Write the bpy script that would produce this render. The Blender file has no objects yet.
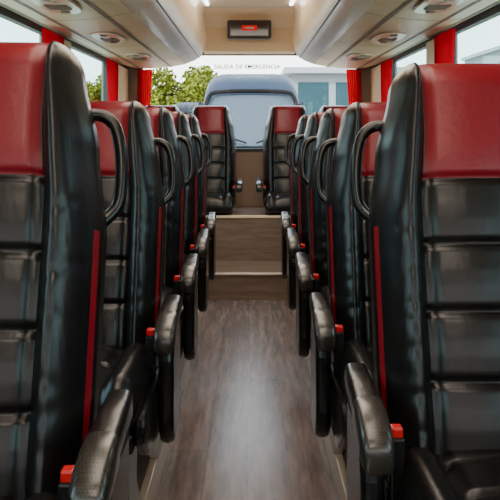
import bpy, math, random
import numpy as np
from mathutils import Vector
random.seed(4)
scene = bpy.context.scene
COL = scene.collection

# ------------------------------------------------------------------ materials
def mat(name, col, rough=0.5, metal=0.0, bump=0.0, bscale=60.0, bstretch=(1,1,1), var=0.0, coat=0.0, spec=0.5, vscale=4.0):
    m = bpy.data.materials.new(name); m.use_nodes = True
    nt = m.node_tree; b = nt.nodes['Principled BSDF']
    b.inputs['Base Color'].default_value = (*col, 1)
    b.inputs['Roughness'].default_value = rough
    b.inputs['Metallic'].default_value = metal
    b.inputs['Specular IOR Level'].default_value = spec
    b.inputs['Coat Weight'].default_value = coat
    b.inputs['Coat Roughness'].default_value = 0.15
    tc = nt.nodes.new('ShaderNodeTexCoord')
    mp = nt.nodes.new('ShaderNodeMapping'); mp.inputs['Scale'].default_value = bstretch
    nt.links.new(tc.outputs['Object'], mp.inputs['Vector'])
    if bump > 0:
        n = nt.nodes.new('ShaderNodeTexNoise'); n.inputs['Scale'].default_value = bscale
        n.inputs['Detail'].default_value = 3
        nt.links.new(mp.outputs['Vector'], n.inputs['Vector'])
        bp = nt.nodes.new('ShaderNodeBump'); bp.inputs['Strength'].default_value = bump
        bp.inputs['Distance'].default_value = 0.01
        nt.links.new(n.outputs['Fac'], bp.inputs['Height'])
        nt.links.new(bp.outputs['Normal'], b.inputs['Normal'])
    if var > 0:
        n2 = nt.nodes.new('ShaderNodeTexNoise'); n2.inputs['Scale'].default_value = vscale
        n2.inputs['Detail'].default_value = 5
        nt.links.new(mp.outputs['Vector'], n2.inputs['Vector'])
        cr = nt.nodes.new('ShaderNodeValToRGB')
        cr.color_ramp.elements[0].position = 0.3; cr.color_ramp.elements[1].position = 0.7
        cr.color_ramp.elements[0].color = (*[c*(1-var) for c in col], 1)
        cr.color_ramp.elements[1].color = (*[min(1, c*(1+var)) for c in col], 1)
        nt.links.new(n2.outputs['Fac'], cr.inputs['Fac'])
        nt.links.new(cr.outputs['Color'], b.inputs['Base Color'])
    return m

def emat(name, col, s):
    m = bpy.data.materials.new(name); m.use_nodes = True
    nt = m.node_tree; nt.nodes.clear()
    o = nt.nodes.new('ShaderNodeOutputMaterial'); e = nt.nodes.new('ShaderNodeEmission')
    e.inputs['Color'].default_value = (*col, 1); e.inputs['Strength'].default_value = s
    nt.links.new(e.outputs[0], o.inputs[0]); return m

def glassmat(name, tint, gl=0.06):
    m = bpy.data.materials.new(name); m.use_nodes = True
    nt = m.node_tree; nt.nodes.clear()
    o = nt.nodes.new('ShaderNodeOutputMaterial'); t = nt.nodes.new('ShaderNodeBsdfTransparent')
    g = nt.nodes.new('ShaderNodeBsdfGlossy'); g.inputs['Roughness'].default_value = 0.03
    t.inputs['Color'].default_value = (*tint, 1)
    mx = nt.nodes.new('ShaderNodeMixShader'); mx.inputs[0].default_value = gl
    nt.links.new(t.outputs[0], mx.inputs[1]); nt.links.new(g.outputs[0], mx.inputs[2])
    nt.links.new(mx.outputs[0], o.inputs[0]); return m

M_BLK = mat('black_leather', (0.0050, 0.0046, 0.0046), 0.28, bump=0.16, bscale=9, bstretch=(3, 3, 0.7), spec=0.34)
M_RED = mat('red_leather', (0.17, 0.0025, 0.009), 0.34, bump=0.08, bscale=60, spec=0.38)
M_PLA = mat('black_plastic', (0.006, 0.006, 0.006), 0.22, bump=0.03, bscale=200, spec=0.35)
M_STEEL = mat('grey_steel', (0.42, 0.38, 0.34), 0.4, 0.5)
M_BEIGE = mat('beige_panel', (0.80, 0.57, 0.35), 0.4, bump=0.03, bscale=100)
M_IVORY = mat('ivory_gloss_panel', (0.86, 0.68, 0.48), 0.24, coat=0.3)
M_TAUPE = mat('taupe_panel', (0.26, 0.18, 0.13), 0.5)
M_DARK = mat('dark_trim', (0.03, 0.028, 0.027), 0.5)
M_VENT = mat('vent_grey', (0.20, 0.14, 0.10), 0.5)
M_CEIL = mat('ceiling_fabric', (0.66, 0.54, 0.40), 0.8, bump=0.2, bscale=300)
M_BUCK = mat('buckle_red', (0.50, 0.005, 0.005), 0.35)
M_PODIUM = mat('podium_vinyl', (0.08, 0.065, 0.06), 0.5, var=0.3)
M_WALL = mat('wall_lining', (0.24, 0.21, 0.19), 0.75, bump=0.2, bscale=300)
M_ALU = mat('aluminium_trim', (0.66, 0.56, 0.45), 0.32, 0.6)
M_LETTER = mat('lettering_black', (0.004, 0.004, 0.004), 0.8, spec=0.0)

M_CARB = mat('carbon_fibre', (0.02, 0.02, 0.022), 0.28, coat=0.2)
nt = M_CARB.node_tree; b = nt.nodes['Principled BSDF']
tc = nt.nodes.new('ShaderNodeTexCoord'); mp = nt.nodes.new('ShaderNodeMapping')
mp.inputs['Rotation'].default_value = (0.0, 0, math.radians(45)); ck = nt.nodes.new('ShaderNodeTexChecker')
ck.inputs['Scale'].default_value = 230
ck.inputs['Color1'].default_value = (0.005, 0.005, 0.005, 1); ck.inputs['Color2'].default_value = (0.036, 0.029, 0.022, 1)
nt.links.new(tc.outputs['Object'], mp.inputs['Vector']); nt.links.new(mp.outputs['Vector'], ck.inputs['Vector'])
nt.links.new(ck.outputs['Color'], b.inputs['Base Color'])

def woodfloor(name, c1, c2, c3, rough, rot=90):
    m = bpy.data.materials.new(name); m.use_nodes = True
    nt = m.node_tree; b = nt.nodes['Principled BSDF']
    tc = nt.nodes.new('ShaderNodeTexCoord')
    mp = nt.nodes.new('ShaderNodeMapping'); mp.inputs['Scale'].default_value = (9, 0.9, 9) if rot==90 else (.9,9,9)
    n = nt.nodes.new('ShaderNodeTexNoise'); n.inputs['Scale'].default_value = 3.2; n.inputs['Detail'].default_value = 7
    n.inputs['Roughness'].default_value = 0.65
    nt.links.new(tc.outputs['Object'], mp.inputs['Vector']); nt.links.new(mp.outputs['Vector'], n.inputs['Vector'])
    cr = nt.nodes.new('ShaderNodeValToRGB')
    cr.color_ramp.elements[0].position = 0.32; cr.color_ramp.elements[1].position = 0.72
    cr.color_ramp.elements[0].color = (*c1, 1); cr.color_ramp.elements[1].color = (*c3, 1)
    e = cr.color_ramp.elements.new(0.5); e.color = (*c2, 1)
    nt.links.new(n.outputs['Fac'], cr.inputs['Fac'])
    br = nt.nodes.new('ShaderNodeTexBrick')
    br.inputs['Scale'].default_value = 1.0; br.inputs['Mortar Size'].default_value = 0.0018
    br.inputs['Brick Width'].default_value = 0.9; br.inputs['Row Height'].default_value = 0.16
    br.inputs['Color1'].default_value = (1, 1, 1, 1); br.inputs['Color2'].default_value = (0.74, 0.74, 0.74, 1)
    br.inputs['Mortar'].default_value = (0.5, 0.5, 0.5, 1)
    mp2 = nt.nodes.new('ShaderNodeMapping'); mp2.inputs['Rotation'].default_value = (0, 0, math.radians(rot))
    nt.links.new(tc.outputs['Object'], mp2.inputs['Vector']); nt.links.new(mp2.outputs['Vector'], br.inputs['Vector'])
    mx = nt.nodes.new('ShaderNodeMixRGB'); mx.blend_type = 'MULTIPLY'; mx.inputs[0].default_value = 1
    nt.links.new(cr.outputs['Color'], mx.inputs[1]); nt.links.new(br.outputs['Color'], mx.inputs[2])
    nt.links.new(mx.outputs[0], b.inputs['Base Color'])
    b.inputs['Roughness'].default_value = rough
    bp = nt.nodes.new('ShaderNodeBump'); bp.inputs['Strength'].default_value = 0.10; bp.inputs['Distance'].default_value = 0.004
    nt.links.new(n.outputs['Fac'], bp.inputs['Height']); nt.links.new(bp.outputs['Normal'], b.inputs['Normal'])
    return m
M_FLOOR = woodfloor('wood_vinyl_floor', (0.085, 0.060, 0.054), (0.15, 0.108, 0.095), (0.26, 0.19, 0.165), 0.27, 90)
M_STEP = woodfloor('wood_vinyl_step', (0.12, 0.072, 0.048), (0.18, 0.113, 0.077), (0.25, 0.165, 0.115), 0.4, 0)

M_CURT = bpy.data.materials.new('red_curtain_cloth'); M_CURT.use_nodes = True
nt = M_CURT.node_tree; nt.nodes.clear()
o = nt.nodes.new('ShaderNodeOutputMaterial'); d = nt.nodes.new('ShaderNodeBsdfDiffuse'); t = nt.nodes.new('ShaderNodeBsdfTranslucent')
d.inputs[0].default_value = (0.60, 0.003, 0.015, 1); t.inputs[0].default_value = (0.80, 0.005, 0.02, 1)
mx = nt.nodes.new('ShaderNodeMixShader'); mx.inputs[0].default_value = 0.4
nt.links.new(d.outputs[0], mx.inputs[1]); nt.links.new(t.outputs[0], mx.inputs[2]); nt.links.new(mx.outputs[0], o.inputs[0])

M_GLS = glassmat('side_glass', (0.68, 0.82, 0.82)); M_GLR = glassmat('rear_glass', (0.92, 0.94, 0.94), 0.015)
M_GLF = glassmat('front_glass', (0.70, 0.66, 0.64), 0.04)

# ------------------------------------------------------------------ helpers
def mkmesh(name, verts, faces, mats, idx=None, smooth=False):
    me = bpy.data.meshes.new(name); me.from_pydata([tuple(v) for v in verts], [], faces)
    for m in (mats if isinstance(mats, list) else [mats]): me.materials.append(m)
    if idx is not None: me.polygons.foreach_set('material_index', idx)
    if smooth: me.polygons.foreach_set('use_smooth', [True]*len(me.polygons))
    me.update(); return me
def recalc(me):
    import bmesh
    bm = bmesh.new(); bm.from_mesh(me); bmesh.ops.recalc_face_normals(bm, faces=bm.faces); bm.to_mesh(me); bm.free()
def obj(name, me, parent=None, bevel=0, seg=2, loc=None):
    ob = bpy.data.objects.new(name, me); COL.objects.link(ob)
    if parent: ob.parent = parent
    if loc: ob.location = loc
    if bevel:
        md = ob.modifiers.new('bevel', 'BEVEL'); md.width = bevel; md.segments = seg; md.limit_method = 'ANGLE'
        md.angle_limit = math.radians(35)
    return ob
def empty(name, loc=(0,0,0)):
    e = bpy.data.objects.new(name, None); e.location = loc; e.empty_display_size = 0.1; COL.objects.link(e); return e
def boxv(x0,x1,y0,y1,z0,z1):
    v=[(x0,y0,z0),(x1,y0,z0),(x1,y1,z0),(x0,y1,z0),(x0,y0,z1),(x1,y0,z1),(x1,y1,z1),(x0,y1,z1)]
    f=[(0,3,2,1),(4,5,6,7),(0,1,5,4),(1,2,6,5),(2,3,7,6),(3,0,4,7)]
    return v,f
def box(name,x0,x1,y0,y1,z0,z1,m,parent=None,bevel=0):
    x0,x1=min(x0,x1),max(x0,x1)
    v,f=boxv(x0,x1,y0,y1,z0,z1); return obj(name,mkmesh(name,v,f,m),parent,bevel)
def boxes(lst):
    V=[];F=[]
    for b in lst:
        b=list(b); b[0],b[1]=min(b[0],b[1]),max(b[0],b[1])
        v,f=boxv(*b); o=len(V); V+=v; F+=[tuple(i+o for i in q) for q in f]
    return V,F
def prism_yz(name, pts, x0, x1, m, smooth=False):
    n=len(pts); V=[(x0,y,z) for y,z in pts]+[(x1,y,z) for y,z in pts]
    F=[tuple(range(n)), tuple(range(2*n-1,n-1,-1))]+[(i,i+n,(i+1)%n+n,(i+1)%n) for i in range(n)]
    me=mkmesh(name,V,F,m); recalc(me); return me
def roundpoly(pts, r, n=4):
    out=[]; N=len(pts)
    for i in range(N):
        p=np.array(pts[i],float); a=np.array(pts[i-1],float); c=np.array(pts[(i+1)%N],float)
        ri = r[i] if isinstance(r,(list,tuple)) else r
        ua=(a-p); uc=(c-p); la=np.linalg.norm(ua); lc=np.linalg.norm(uc)
        ri=min(ri,la*0.48,lc*0.48)
        A=p+ua/la*ri; C=p+uc/lc*ri
        for k in range(n+1):
            t=k/n; q=(1-t)**2*A+2*t*(1-t)*p+t*t*C; out.append((float(q[0]),float(q[1])))
    return out
def loft(name, rings, mats, fidx=None, cap=True):
    n=len(rings[0]); V=[p for r in rings for p in r]; F=[]; I=[]
    for i in range(len(rings)-1):
        for j in range(n):
            F.append((i*n+j, i*n+(j+1)%n, (i+1)*n+(j+1)%n, (i+1)*n+j)); I.append(fidx(i,j) if fidx else 0)
    if cap:
        F.append(tuple(range(n-1,-1,-1))); I.append(0)
        F.append(tuple(range((len(rings)-1)*n, len(rings)*n))); I.append(fidx(len(rings)-2,0) if fidx else 0)
    me=mkmesh(name,V,F,mats,I,True); recalc(me); return me
def tube(name, pts, r, m, n=10, cyclic=False, res=6):
    cu=bpy.data.curves.new(name,'CURVE'); cu.dimensions='3D'; cu.bevel_depth=r; cu.bevel_resolution=3; cu.resolution_u=res
    s=cu.splines.new('NURBS'); s.points.add(len(pts)-1)
    for i,p in enumerate(pts): s.points[i].co=(*p,1)
    s.use_endpoint_u=True; s.order_u=3; s.use_cyclic_u=cyclic
    cu.materials.append(m)
    return cu

# ------------------------------------------------------------------ bus seat
TH=math.radians(14); UP=np.array([0,math.sin(TH),math.cos(TH)]); NF=np.array([0,-math.cos(TH),math.sin(TH)])
HZ=0.70; L=0.755; P=0.128; SEAM=0.495
GR=[0.105,0.235,0.365,SEAM]
def smoothi(x, xs, ys):
    for i in range(len(xs)-1):
        if x<=xs[i+1]:
            t=(x-xs[i])/(xs[i+1]-xs[i]); t=max(0,min(1,t)); t=t*t*(3-2*t)*0.6+t*0.4
            return ys[i]*(1-t)+ys[i+1]*t
    return ys[-1]
def hw(s): return smoothi(s,[-.1,.40,.56,.70,.8],[.222,.226,.205,.172,.160])
def make_back():
    rings=[]; S=list(np.linspace(-.08,.69,120))+[.69+.065*math.sin(a) for a in np.linspace(.12,math.pi/2,12)]
    rw=random.Random(9)
    wr=[(rw.uniform(.02,.45),rw.uniform(.3,.75),rw.uniform(.008,.015),rw.uniform(-1.5,1.5),rw.choice((-1,1))) for _ in range(24)]
    for s in S:
        k=1.0
        if s>.69: k=math.sqrt(max(0.0,1-((s-.69)/.0652)**2))
        w=hw(s)-0.035*(1-k)
        p=min(P-0.012*smoothi(s,[.45,.6],[0,1]), w*0.86)
        pts=[]; xs=[]
        vs=[1,.97,.94,.885,.8,.68,.55,.42,.3,.2,.12,.05]
        for v in vs: xs.append((-(p+v*(w-p)),v,'b'))
        for u in np.linspace(-1,1,19): xs.append((u*p,abs(u),'p'))
        for v in reversed(vs): xs.append((p+v*(w-p),v,'b'))
        head=smoothi(s,[.44,.56],[0,1])
        for x,v,kind in xs:
            if kind=='p':
                dd=.070+.018*(1-v**2.2)*(1-.3*head)+.014*head
                g=sum(math.exp(-((s-q)/.0065)**2) for q in GR)
                dd-= .012*g*(1-.15*v)
                ds=min(abs(s-q) for q in GR+[-.03]); dd+=.004*min(1,ds/.05)*(1-head)
                if v>.95: dd-=.014
            else:
                dd=smoothi(v,[0,.12,.32,.6,.85,.97,1],[.055,.092,.112,.092,.048,.0,-.03])
                for (ws,wv,wd,sl,sg) in wr:   # soft leather creases
                    if (x>0)==(sg>0):
                        q=(s-ws-sl*.05*(v-wv)); dd-=.0026*math.exp(-(q/wd)**2)*math.exp(-((v-wv)/.25)**2)
            pts.append((x,dd))
        for u in np.linspace(1,-1,13)[1:-1]:
            pts.append((u*w*.97,-.055-.012*(1-u*u)))
        c=0.005
        ring=[]
        for x,dd in pts:
            q=np.array([0,0,HZ])+UP*s+NF*(c+(dd-c)*max(k,.02)); ring.append((x,q[1],q[2]))
        rings.append(ring)
    nb=12; npn=19
    def fi(i,j):
        s=S[i]
        if s>=SEAM-.002 and nb<=j<nb+npn-1: return 1
        if -.02<s<.40 and (j==2 or j==2*nb+npn-2-2): return 1
        return 0
    return loft('backrest',rings,[M_BLK,M_RED],fi)
def make_cushion():
    rings=[]; Y=[.07-.44*t for t in np.linspace(0,1,40)]+[-.37-.08*math.sin(a) for a in np.linspace(.12,math.pi/2,10)]
    for y in Y:
        k=1.0
        if y<-.37: k=math.sqrt(max(0,1-((-.37-y)/.0802)**2))
        w=.222-.03*(1-k); pts=[]
        for v in [1,.95,.85,.7,.5,.3,.12]: pts.append((-(P+v*(w-P)), smoothi(v,[0,.3,.6,.9,1],[.69,.722,.718,.67,.64])))
        for u in np.linspace(-1,1,15):
            g=sum(math.exp(-((y-q)/.008)**2) for q in (-.12,-.25))
            pts.append((u*P,.700+.012*(1-u*u)-.014*g-(.012 if abs(u)>.95 else 0)))
        for v in [.12,.3,.5,.7,.85,.95,1]: pts.append((P+v*(w-P), smoothi(v,[0,.3,.6,.9,1],[.69,.722,.718,.67,.64])))
        for x in (.2,.1,0,-.1,-.2): pts.append((x*w/.222,.565))
        rings.append([(x,y,.63+(z-.63)*max(k,.05)-.02*(1-k)) for x,z in pts])
    return loft('seat_cushion',rings,[M_BLK])
ME_BACK=make_back(); ME_CUSH=make_cushion()
AD=-.028
def arm_loft(name, path, mt, x0, x1):
    xc=(x0+x1)/2; hwid=abs(x1-x0)/2; rings=[]
    for y,zt,zb,wf in path:
        zc=(zt+zb)/2+AD; hz=(zt-zb)/2; ring=[]
        for a in np.linspace(0,2*math.pi,25)[:-1]:
            ca,sa=math.cos(a),math.sin(a)
            ring.append((xc+hwid*wf*math.copysign(abs(ca)**.55,ca), y, zc+hz*math.copysign(abs(sa)**.55,sa)))
        rings.append(ring)
    return loft(name,rings,[mt])
def make_arm(sd):
    x0,x1=sd*.231,sd*.287
    a=arm_loft('armrest_pad',[(.08,.842,.80,.7),(.07,.85,.79,.85),(.0,.844,.79,.9),(-.08,.838,.785,.97),(-.13,.832,.78,1),(-.15,.829,.775,1)],M_BLK,x0,x1)
    c=arm_loft('armrest_carbon_cap',[(-.09,.8375,.778,.98),(-.095,.839,.776,1.04),(-.14,.833,.768,1.06),(-.175,.824,.758,1.05),(-.200,.813,.748,1.02),(-.214,.800,.745,.92),(-.220,.788,.750,.75)],M_CARB,x0,x1)
    fair=roundpoly([(.05,.77),(-.13,.765),(-.165,.70),(-.175,.50),(-.12,.42),(.06,.43)],[.02,.04,.05,.08,.05,.02])
    f=prism_yz('armrest_side_fairing',fair,sd*.238,sd*.281,M_PLA)
    return a,c,f
ARM={1:make_arm(1),-1:make_arm(-1)}
def make_handle(sd):
    B=lambda x,s,d: tuple(np.array([sd*x,0,HZ])+UP*s+NF*d)
    return tube('grab_handle',[B(.165,.630,-.04),B(.19,.640,-.055),B(.222,.627,-.06),B(.238,.585,-.06),B(.244,.53,-.06),B(.243,.475,-.06),B(.232,.445,-.055),B(.21,.425,-.04)],.0125,M_PLA)
HND={1:make_handle(1),-1:make_handle(-1)}
V,F=boxes([(-.205,.205,-.40,.05,.515,.57)]); ME_PAN=mkmesh('seat_pan',V,F,M_PLA)
LEGPTS=roundpoly([(-.02,.52),(-.30,.52),(-.24,.30),(-.31,.15),(-.31,.121),(.07,.121),(.07,.15),(-.06,.30)],.03)
LEG={}
for sd in (1,-1): LEG[sd]=prism_yz('leg_frame',LEGPTS,sd*.13,sd*.165,M_STEEL)
SIDECOV=roundpoly([(.06,.62),(-.38,.62),(-.40,.55),(-.28,.46),(.06,.44)],.04)
COV={sd:prism_yz('side_cover',SIDECOV,sd*.205,sd*.234,M_PLA) for sd in (1,-1)}
V,F=boxes([(-.17,.17,.02,.055,.40,.44),(-.17,.17,-.28,-.25,.44,.515)]); ME_BAR=mkmesh('cross_bars',V,F,M_STEEL)
def buckle(sd):
    x=sd*.212; V,F=boxes([(x-.011,x+.011,-.13,-.105,.735,.765)]); m1=mkmesh('belt_buckle_button',V,F,M_BUCK)
    V,F=boxes([(x-.014,x+.014,-.135,-.10,.62,.748)]); return m1,mkmesh('belt_buckle_stalk',V,F,M_PLA)
BUK={1:buckle(1),-1:buckle(-1)}
def seat(x,hy,sd,aisle=True,dz=0,handle=True,legs=True,sz=1.0):
    e=empty('bus_seat',(x,hy,.12*(1-sz) if legs else dz)); e.scale=(1,1,sz)
    obj('backrest',ME_BACK,e); obj('seat_cushion',ME_CUSH,e)
    if legs:
        obj('seat_pan',ME_PAN,e,.01)
        obj('leg_1',LEG[1],e,.005); obj('leg_2',LEG[-1],e,.005); obj('cross_bars',ME_BAR,e)
    obj('belt_buckle_button',BUK[sd][0],e,.004); obj('belt_buckle_stalk',BUK[sd][1],e,.005)
    if aisle:
        a,c,f=ARM[sd]; obj('armrest_pad',a,e); obj('armrest_carbon_cap',c,e)
        if legs:
            obj('armrest_side_fairing',f,e,.016,3); obj('side_cover',COV[sd],e,.008)
        if handle: obj('grab_handle',HND[sd],e)
    return e
rows=[2.30,3.08,3.86,4.64]
for i in range(5):
    hyl=1.32 if i==0 else rows[i-1]; hyr=1.52 if i==0 else rows[i-1]+.04
    szl=1.018 if i==0 else .960; szr=1.0 if i==0 else .958
    xr=.488 if i==0 else .478
    seat(-.478,hyl,1,sz=szl); seat(-.478-.456,hyl,1,False,sz=szl)
    seat(xr,hyr,-1,sz=szr); seat(xr+.456,hyr,-1,False,sz=szr)
for x,sd,a in ((-.345,1,True),(-.80,1,False),(.345,-1,True),(.80,-1,False)):
    seat(x,6.87,sd,a,dz=0,handle=False,legs=False,sz=1.045)

# ------------------------------------------------------------------ floor, podiums, steps
YF=-2.2; YR=7.3; W=1.18; WI=W-.013
box('floor',-W,W,YF,7.3,-.06,0,M_FLOOR)
for n,s in (('left',-1),('right',1)):
    box('podium_'+n,s*.325,s*WI,YF+.8,5.88,0,.12,M_PODIUM,bevel=.004)
    box('trim_podium_'+n,s*.318,s*.345,YF+.8,5.88,.0,.124,M_ALU,bevel=.003)
st=empty('rear_step')
box('lower_riser',-WI,WI,5.9,6.46,0,.2,M_STEP,st)
box('nosing_1',-WI,WI,5.885,5.93,.188,.204,M_ALU,st,.003)
box('seat_box',-WI,WI,6.46,YR-.02,0,.572,M_STEP,st)
box('nosing_2',-WI,WI,6.45,6.49,.555,.576,M_BEIGE,st,.003)

# ------------------------------------------------------------------ walls / windows
SILL=.98; WT=1.88
for n,s in (('left',-1),('right',1)):
    V,F=boxes([(s*W,s*(W+.06),YF,YR+.06,-.06,SILL),(s*W,s*(W+.06),YF,YR+.06,WT,2.42)]+
      [(s*W,s*(W+.06),a,b,SILL,WT) for a,b in ((YF,YF+.1),(-.1,.15),(1.1,1.35),(2.55,2.8),(4.62,5.02),(6.55,YR+.06))])
    obj('wall_'+n,mkmesh('wall_'+n,V,F,M_WALL))
    V,F=boxes([(s*(W-.035),s*(W-.005),YF,YR,SILL-.04,SILL+.01)]); obj('trim_sill_'+n,mkmesh('sill',V,F,M_DARK))
    box('trim_pillar_'+n,s*(W-.045),s*(W-.008),4.72,5.0,SILL,WT-.03,M_BEIGE,bevel=.01)
    box('trim_corner_pillar_'+n,s*(W-.05),s*(W-.008),6.64,YR-.02,SILL,WT-.03,M_BEIGE,bevel=.01)
k=1
for s in (-1,1):
    for a,b in ((-2.1,-.1),(.15,1.1),(1.35,2.55),(2.8,4.62),(5.02,6.55)):
        e=empty('window_%d'%k); k+=1
        box('pane',s*(W+.02),s*(W+.026),a,b,SILL,WT,M_GLS,e)
        V,F=boxes([(s*(W),s*(W+.04),a,a+.03,SILL,WT),(s*(W),s*(W+.04),b-.03,b,SILL,WT),(s*W,s*(W+.04),a,b,WT-.035,WT),(s*W,s*(W+.04),a,b,SILL,SILL+.03)])
        obj('gasket',mkmesh('gasket',V,F,M_DARK),e)
RX=1.03; RZ0=1.08; RZ1=2.0
V,F=boxes([(-W,W,YR,YR+.06,-.06,RZ0),(-W,W,YR,YR+.06,RZ1,2.42),(-W,-RX,YR,YR+.06,RZ0,RZ1),(RX,W,YR,YR+.06,RZ0,RZ1)])
obj('wall_rear',mkmesh('wall_rear',V,F,M_TAUPE))
e=empty('window_%d'%k); k+=1
box('pane',-RX,RX,YR+.03,YR+.036,RZ0,RZ1,M_GLR,e)
V,F=boxes([(-RX,RX,YR-.01,YR+.05,RZ0,RZ0+.03),(-RX,-RX+.03,YR-.01,YR+.05,RZ0,RZ1),(RX-.03,RX,YR-.01,YR+.05,RZ0,RZ1),(-RX,RX,YR-.01,YR+.05,RZ1-.02,RZ1)])
obj('gasket',mkmesh('gasket',V,F,M_DARK),e)
cu=bpy.data.curves.new('lettering','FONT'); cu.body='SALIDA DE EMERGENCIA'; cu.size=.054; cu.align_x='CENTER'; cu.extrude=.0008; cu.space_character=1.03
cu.materials.append(M_LETTER); cu.offset=.0012
t=bpy.data.objects.new('emergency_exit_lettering',cu); COL.objects.link(t); t.location=(-.02,YR-.012,1.855); t.rotation_euler=(math.radians(90),0,0)
V,F=boxes([(-W,W,YF-.06,YF,-.06,.95),(-W,W,YF-.06,YF,1.95,2.42)]); obj('wall_front',mkmesh('wall_front',V,F,M_TAUPE))
box('window_%d'%k,-W,W,YF-.04,YF-.03,.95,1.95,M_GLF)

CZ=2.35
box('ceiling',-W,W,YF,YR+.06,CZ,CZ+.06,M_CEIL)
hp=[(YR,2.0),(YR-.04,1.985),(YR-.09,2.01),(YR-.12,2.10),(YR-.17,2.22),(YR-.30,2.31),(YR-.5,2.349),(YR,2.349)]
me=prism_yz('trim_rear_header',hp,-.42,.42,M_BEIGE); obj('trim_rear_header',me,None,.006)
mo=empty('reversing_monitor',(0,YR-.2,2.20))
box('housing',-.20,.20,-.05,.03,-.095,.095,M_DARK,mo,.02)
box('screen',-.17,.17,-.056,-.048,-.065,.065,mat('screen_glass',(.03,.008,.008),.1),mo)
box('status_light',-.07,.07,-.062,-.05,-.020,.028,emat('red_light',(1,.02,.015),.6),mo,.008)
box('status_label',-.04,.04,-.066,-.058,-.006,.012,mat('label_white',(.5,.4,.4),.5),mo)

# parcel racks
prof=[(1.17,1.885),(1.10,1.862),(1.0,1.853),(.86,1.857),(.72,1.872),(.60,1.895),(.51,1.93),(.45,1.97),(.415,2.02),(.398,2.08),(.395,2.15),(.402,2.22),(.41,2.28),(.395,2.33),(.37,2.349)]
for n,s in (('left',-1),('right',1)):
    r=empty('luggage_rack_'+n)
    ys=list(np.linspace(YF,YR-.02,36)); m=len(prof)
    V=[(s*x,y,z) for y in ys for (x,z) in prof]; F=[];I=[]
    for a in range(len(ys)-1):
        for i in range(m-1):
            F.append((a*m+i,a*m+i+1,(a+1)*m+i+1,(a+1)*m+i)); I.append(1 if i>=5 else 0)
    obj('shell',mkmesh('shell',V,F,[M_BEIGE,M_IVORY],I,True),r)
    def rib(y0,y1,off,mt,name):
        VV=[];FF=[]
        for y in (y0,y1):
            for (x,z) in prof: VV.append((s*(x-off*.6),y,z-off))
        for i in range(m-1): FF.append((i,i+1,m+i+1,m+i))
        obj(name,mkmesh(name,VV,FF,mt,None,True),r)
    for y in (-1.2,0.1,1.4,2.7,4.0,5.3,6.5): rib(y,y+.010,.0025,M_VENT,'panel_seam')
    def strip(x0,z0,x1,z1,mt,name):
        VV=[(s*x0,YF,z0),(s*x1,YF,z1),(s*x1,7.27,z1),(s*x0,7.27,z0)]
        obj(name,mkmesh(name,VV,[(0,1,2,3)],mt),r)
    strip(1.012,1.850,.996,1.850,M_VENT,'groove_1')
    strip(.735,1.866,.715,1.869,M_VENT,'groove_2')
    strip(.470,1.948,.462,1.953,M_DARK,'groove_3')
    strip(1.155,1.872,1.13,1.865,M_ALU,'curtain_rail')
    for y in [.9+1.3*j for j in range(5)]:
        u=empty('service_unit',(s*.86,y,1.853)); u.parent=r
        def disc(rx,ry,z,mt,name,cx=0,cy=0):
            N=28; VV=[(cx+rx*math.copysign(abs(math.cos(a))**.7,math.cos(a)),cy+ry*math.copysign(abs(math.sin(a))**.7,math.sin(a)),z) for a in [2*math.pi*q/N for q in range(N)]]
            VV+= [(x*.94,y_,z-.006) for x,y_,_ in VV]
            FF=[(q,(q+1)%N,N+(q+1)%N,N+q) for q in range(N)]+[tuple(range(N,2*N))]
            obj(name,mkmesh(name,VV,FF,mt,None,False),u)
        disc(.09,.26,0.003,M_IVORY,'bezel')
        disc(.022,.022,-.004,M_VENT,'air_nozzle_1',0,-.18); disc(.022,.022,-.004,M_VENT,'air_nozzle_2',0,.18)
        disc(.02,.03,-.004,M_ALU,'reading_lamp',.0,-.09)
        VV,FF=boxes([(-.05,.05,-.02+.022*q,-.012+.022*q,-.009,.0) for q in range(6)]); obj('grille',mkmesh('grille',VV,FF,M_VENT),u)
    box('light_strip',s*.368,s*.34,YF+.3,6.6,2.335,2.349,emat('led_strip_'+n,(1,.95,.88),7.0),r)
for y in (-.6,1.4,3.4,5.3):
    la=bpy.data.lights.new('cabin_light','AREA'); la.shape='RECTANGLE'; la.size=.6; la.size_y=1.4; la.energy=18; la.color=(1,.87,.72)
    lo=bpy.data.objects.new('cabin_light',la); COL.objects.link(lo); lo.location=(0,y,2.32)

# ------------------------------------------------------------------ curtains
def curtain(x,y0,y1,axis='y',z0=1.0,z1=1.845,tie=.45):
    V=[];F=[];nu=40;nv=24
    for j in range(nv+1):
        t=j/nv; z=z0+(z1-z0)*t
        wv=tie+(1-tie)*abs((t-.25)/.75)**1.0 if t>.25 else tie+.25*(1-t/.25)
        for i in range(nu+1):
            u=i/nu; c=y1 if axis=='y' else (y1 if abs(y1)>abs(y0) else y0)
            a=y0+(y1-y0)*u; a=c+(a-c)*wv
            o=.016*math.sin(u*math.pi*13+.4*math.sin(t*5))*(.7+.3*t)
            V.append((x+o,a,z) if axis=='y' else (a,x+o,z))
    for j in range(nv):
        for i in range(nu): F.append((j*(nu+1)+i,j*(nu+1)+i+1,(j+1)*(nu+1)+i+1,(j+1)*(nu+1)+i))
    obj('window_curtain',mkmesh('window_curtain',V,F,M_CURT,None,True))
for s in (-1,1):
    xx=s*(W-.06)
    curtain(xx,4.25,4.68,tie=.75); curtain(xx,6.15,6.6,tie=.7); curtain(xx,2.25,2.62); curtain(xx,.85,1.15)
    curtain(YR-.04,s*.90,s*1.04,'x',z0=1.1,tie=.7)

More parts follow.
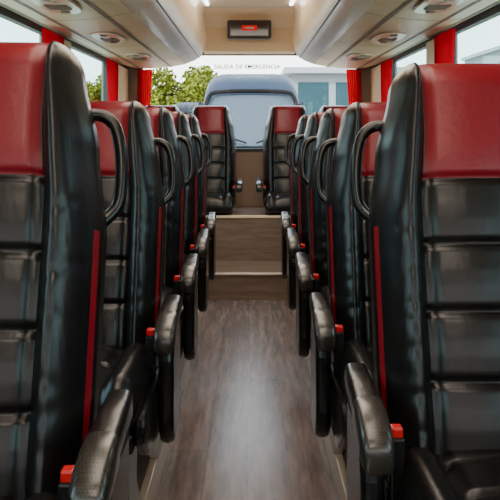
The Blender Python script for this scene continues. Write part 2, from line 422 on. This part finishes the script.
# ------------------------------------------------------------------ outside
GZ=-1.0
box('ground',-60,60,-40,80,GZ-.1,GZ,mat('concrete_paving',(.50,.43,.35),.85,var=.12,vscale=.6))
def minibus(name,x,y,w,top,col,ln=6.0,glc=(.03,.045,.06)):
    e=empty(name,(x,y,GZ)); H=top-GZ
    body=mat(name+'_paint',col,.45,spec=.2); gl=mat(name+'_glass',glc,.35,spec=.1); bk=mat(name+'_black',(.006,.006,.007),.7,spec=.1)
    st=[(-.0,.30,.42*H,.90),(.05,.25,.45*H,.95),(.7,.25,.50*H,.99),(.80,.25,.54*H,1.0),(1.55,.25,.86*H,1.0),(1.8,.25,.94*H,1.0),(2.3,.25,1.0*H,1.0),(ln-.2,.25,1.0*H,1.0),(ln,.3,.95*H,.97)]
    rings=[]
    for (yy,zb,zt,f) in st:
        hwd=w/2*f; tw=hwd*(1-.14*max(0,(zt/H-.5))*2)
        c=roundpoly([(-hwd,zb),(hwd,zb),(hwd,.52*H if zt>.55*H else zt*.9),(tw,zt),(-tw,zt),(-hwd,.52*H if zt>.55*H else zt*.9)],[.05,.05,.1,.45 if zt>.8*H else .22,.45 if zt>.8*H else .22,.1],6)
        rings.append([(a,yy,b) for a,b in c])
    obj('body',loft('body',rings,[body]),e)
    def P2(t,off): return .80+(1.55-.80)*t-off, .54*H+(.86-.54)*H*t+off*.3
    V=[]
    for t,ww in ((.02,.95),(.35,.93),(.7,.88),(.88,.84),(.97,.76)):
        yy,zz=P2(t,.06)
        for u in np.linspace(-1,1,9): V.append((u*w/2*ww,yy+.06*u*u,zz-.03*u*u*(t>.9)))
    F=[(j*9+i,j*9+i+1,(j+1)*9+i+1,(j+1)*9+i) for j in range(4) for i in range(8)]
    obj('windscreen',mkmesh('ws',V,F,gl,None,True),e)
    def ring_frame(nm,sc,off,mt):
        pts=[(-w/2*.97*sc,)+P2(0,off),( -w/2*.86*sc,)+P2(.95,off),(-w/2*.6*sc,)+P2(1.04,off),(w/2*.6*sc,)+P2(1.04,off),(w/2*.86*sc,)+P2(.95,off),(w/2*.97*sc,)+P2(0,off)]
        obj(nm,tube(nm,pts,.045,mt),e)
    ring_frame('windscreen_surround',1.0,.10,bk)
    for s in (-1,1):
        tube_=tube('wiper',[(s*.1,.68,.57*H),(s*.35,.72,.60*H),(s*.62,.76,.60*H)],.02,bk); obj('wiper',tube_,e)
        box('side_glass',s*w*.5,s*(w*.5+.012),1.7,ln-.4,.56*H,.82*H,gl,e)
        box('mirror',s*(w*.5+.02),s*(w*.5+.22),.95,1.1,.56*H,.68*H,bk,e,.03)
        box('headlight',s*w*.28,s*w*.45,-.03,.1,.30*H,.36*H,mat('lamp',(.8,.8,.8),.1),e,.03)
        for yy in (.9,ln-1.2):
            N=24; V=[(s*(w*.5-.22+q*.24),yy+.36*math.cos(2*math.pi*i/N),.36+.36*math.sin(2*math.pi*i/N)) for q in (0,1) for i in range(N)]
            F=[(i,(i+1)%N,N+(i+1)%N,N+i) for i in range(N)]+[tuple(range(N)),tuple(range(N,2*N))]
            obj('wheel',mkmesh('wheel',V,F,bk),e)
    box('grille',-w*.25,w*.25,-.02,.05,.24*H,.36*H,bk,e,.02)
    box('bumper',-w*.46,w*.46,-.08,.1,.25,.24*H,bk,e,.04)
    return e
minibus('minibus',.02,15.0,2.25,2.5,(.013,.022,.042),6.0,(.055,.075,.095))
minibus('parked_van',-1.75,22,1.8,2.1,(.005,.006,.008),4.6)
M_LEAF=mat('leaves',(.12,.14,.008),.7,var=.6,vscale=1.2,spec=.2); M_BARK=mat('bark',(.10,.07,.05),.9)
def tree(x,y,h,r,n=5200):
    e=empty('tree',(x,y,GZ))
    obj('trunk',loft('trunk',[[(rr*math.cos(a),rr*math.sin(a),z) for a in np.linspace(0,2*math.pi,9)[:-1]] for z,rr in ((0,.22),(h*.3,.16),(h*.75,.08))],[M_BARK]),e)
    V=[];F=[]
    cl=[(max(-r,min(r,random.gauss(0,r*.5))),random.gauss(0,r*.3),h*.60+random.uniform(-.25,.22)*h,r*random.uniform(.32,.5)) for _ in range(22)]
    for k_ in range(n):
        cx,cy,cz,cr=random.choice(cl)
        d=Vector((random.gauss(0,1),random.gauss(0,1),random.gauss(0,1))).normalized()*cr*random.uniform(.5,1)
        p=Vector((cx,cy,cz))+d; a=Vector((random.gauss(0,1),random.gauss(0,1),random.gauss(0,1))).normalized()
        b_=a.cross(Vector((random.gauss(0,1),random.gauss(0,1),random.gauss(0,1)))).normalized(); sz=.10
        o=len(V); V+=[p-a*sz,p-b_*sz*.6,p+a*sz,p+b_*sz*.6]; F.append((o,o+1,o+2,o+3))
    obj('foliage',mkmesh('foliage',V,F,M_LEAF),e)
for x,y,h,r in ((-2.7,30.5,5.0,1.7),(-6.0,31,5.0,1.6),(-9.6,28,4.8,1.6)): tree(x,y,h,r,10000)
def building(name,x0,x1,y0,y1,h,face):
    e=empty(name,(0,0,GZ)); wl=mat(name+'_wall',(.22,.26,.27),.7); gl=mat(name+'_glazing',(.02,.06,.075),.3,spec=.12)
    box('mass',x0,x1,y0,y1,0,h,wl,e); box('roof_edge',x0-.3,x1+.3,y0-.4,y1,h,h+.25,mat(name+'_roof',(.30,.32,.34),.5),e)
    if face=='y':
        n=int((x1-x0)/1.6)
        for i in range(n): box('glazing',x0+.3+i*1.6,x0+1.6+i*1.6,y0-.03,y0,h*.45,h*.92,gl,e); 
    else:
        n=int((y1-y0)/3.0); xf=x1 if x1<0 else x0
        for i in range(n): box('glazing',xf-.03,xf+.03,y0+.3+i*3.0,y0+2.8+i*3.0,h*.45,h*.90,gl,e)
building('terminal_building',1.7,15,33,40,4.6,'y')
building('depot_building',-26,-17,0,62,6.4,'x')
building('office_building',17,26,0,62,7.6,'x')

# ------------------------------------------------------------------ light
w=bpy.data.worlds.new('World'); scene.world=w; w.use_nodes=True; nt=w.node_tree; nt.nodes.clear()
o=nt.nodes.new('ShaderNodeOutputWorld'); bg=nt.nodes.new('ShaderNodeBackground'); bg.inputs['Strength'].default_value=6.8
tc=nt.nodes.new('ShaderNodeTexCoord'); sx=nt.nodes.new('ShaderNodeSeparateXYZ'); cr=nt.nodes.new('ShaderNodeValToRGB')
cr.color_ramp.elements[0].color=(1,.985,.96,1); cr.color_ramp.elements[1].color=(.66,.82,1,1); cr.color_ramp.elements[1].position=.7
nt.links.new(tc.outputs['Generated'],sx.inputs[0]); nt.links.new(sx.outputs['Z'],cr.inputs[0]); nt.links.new(cr.outputs[0],bg.inputs[0]); nt.links.new(bg.outputs[0],o.inputs[0])
su=bpy.data.lights.new('sun','SUN'); su.energy=8; su.angle=math.radians(3); su.color=(1,.92,.80)
so=bpy.data.objects.new('sun',su); COL.objects.link(so); so.rotation_euler=(math.radians(38),math.radians(-30),0)

# ------------------------------------------------------------------ camera
cd=bpy.data.cameras.new('camera'); cam=bpy.data.objects.new('camera',cd); COL.objects.link(cam)
cam.location=(.015,0,1.30); cam.rotation_euler=(math.radians(90),0,0)
cd.sensor_width=36; cd.lens=780/500*36; cd.shift_y=-(250-128)/500; cd.shift_x=-.002; cd.clip_start=.02
scene.camera=cam
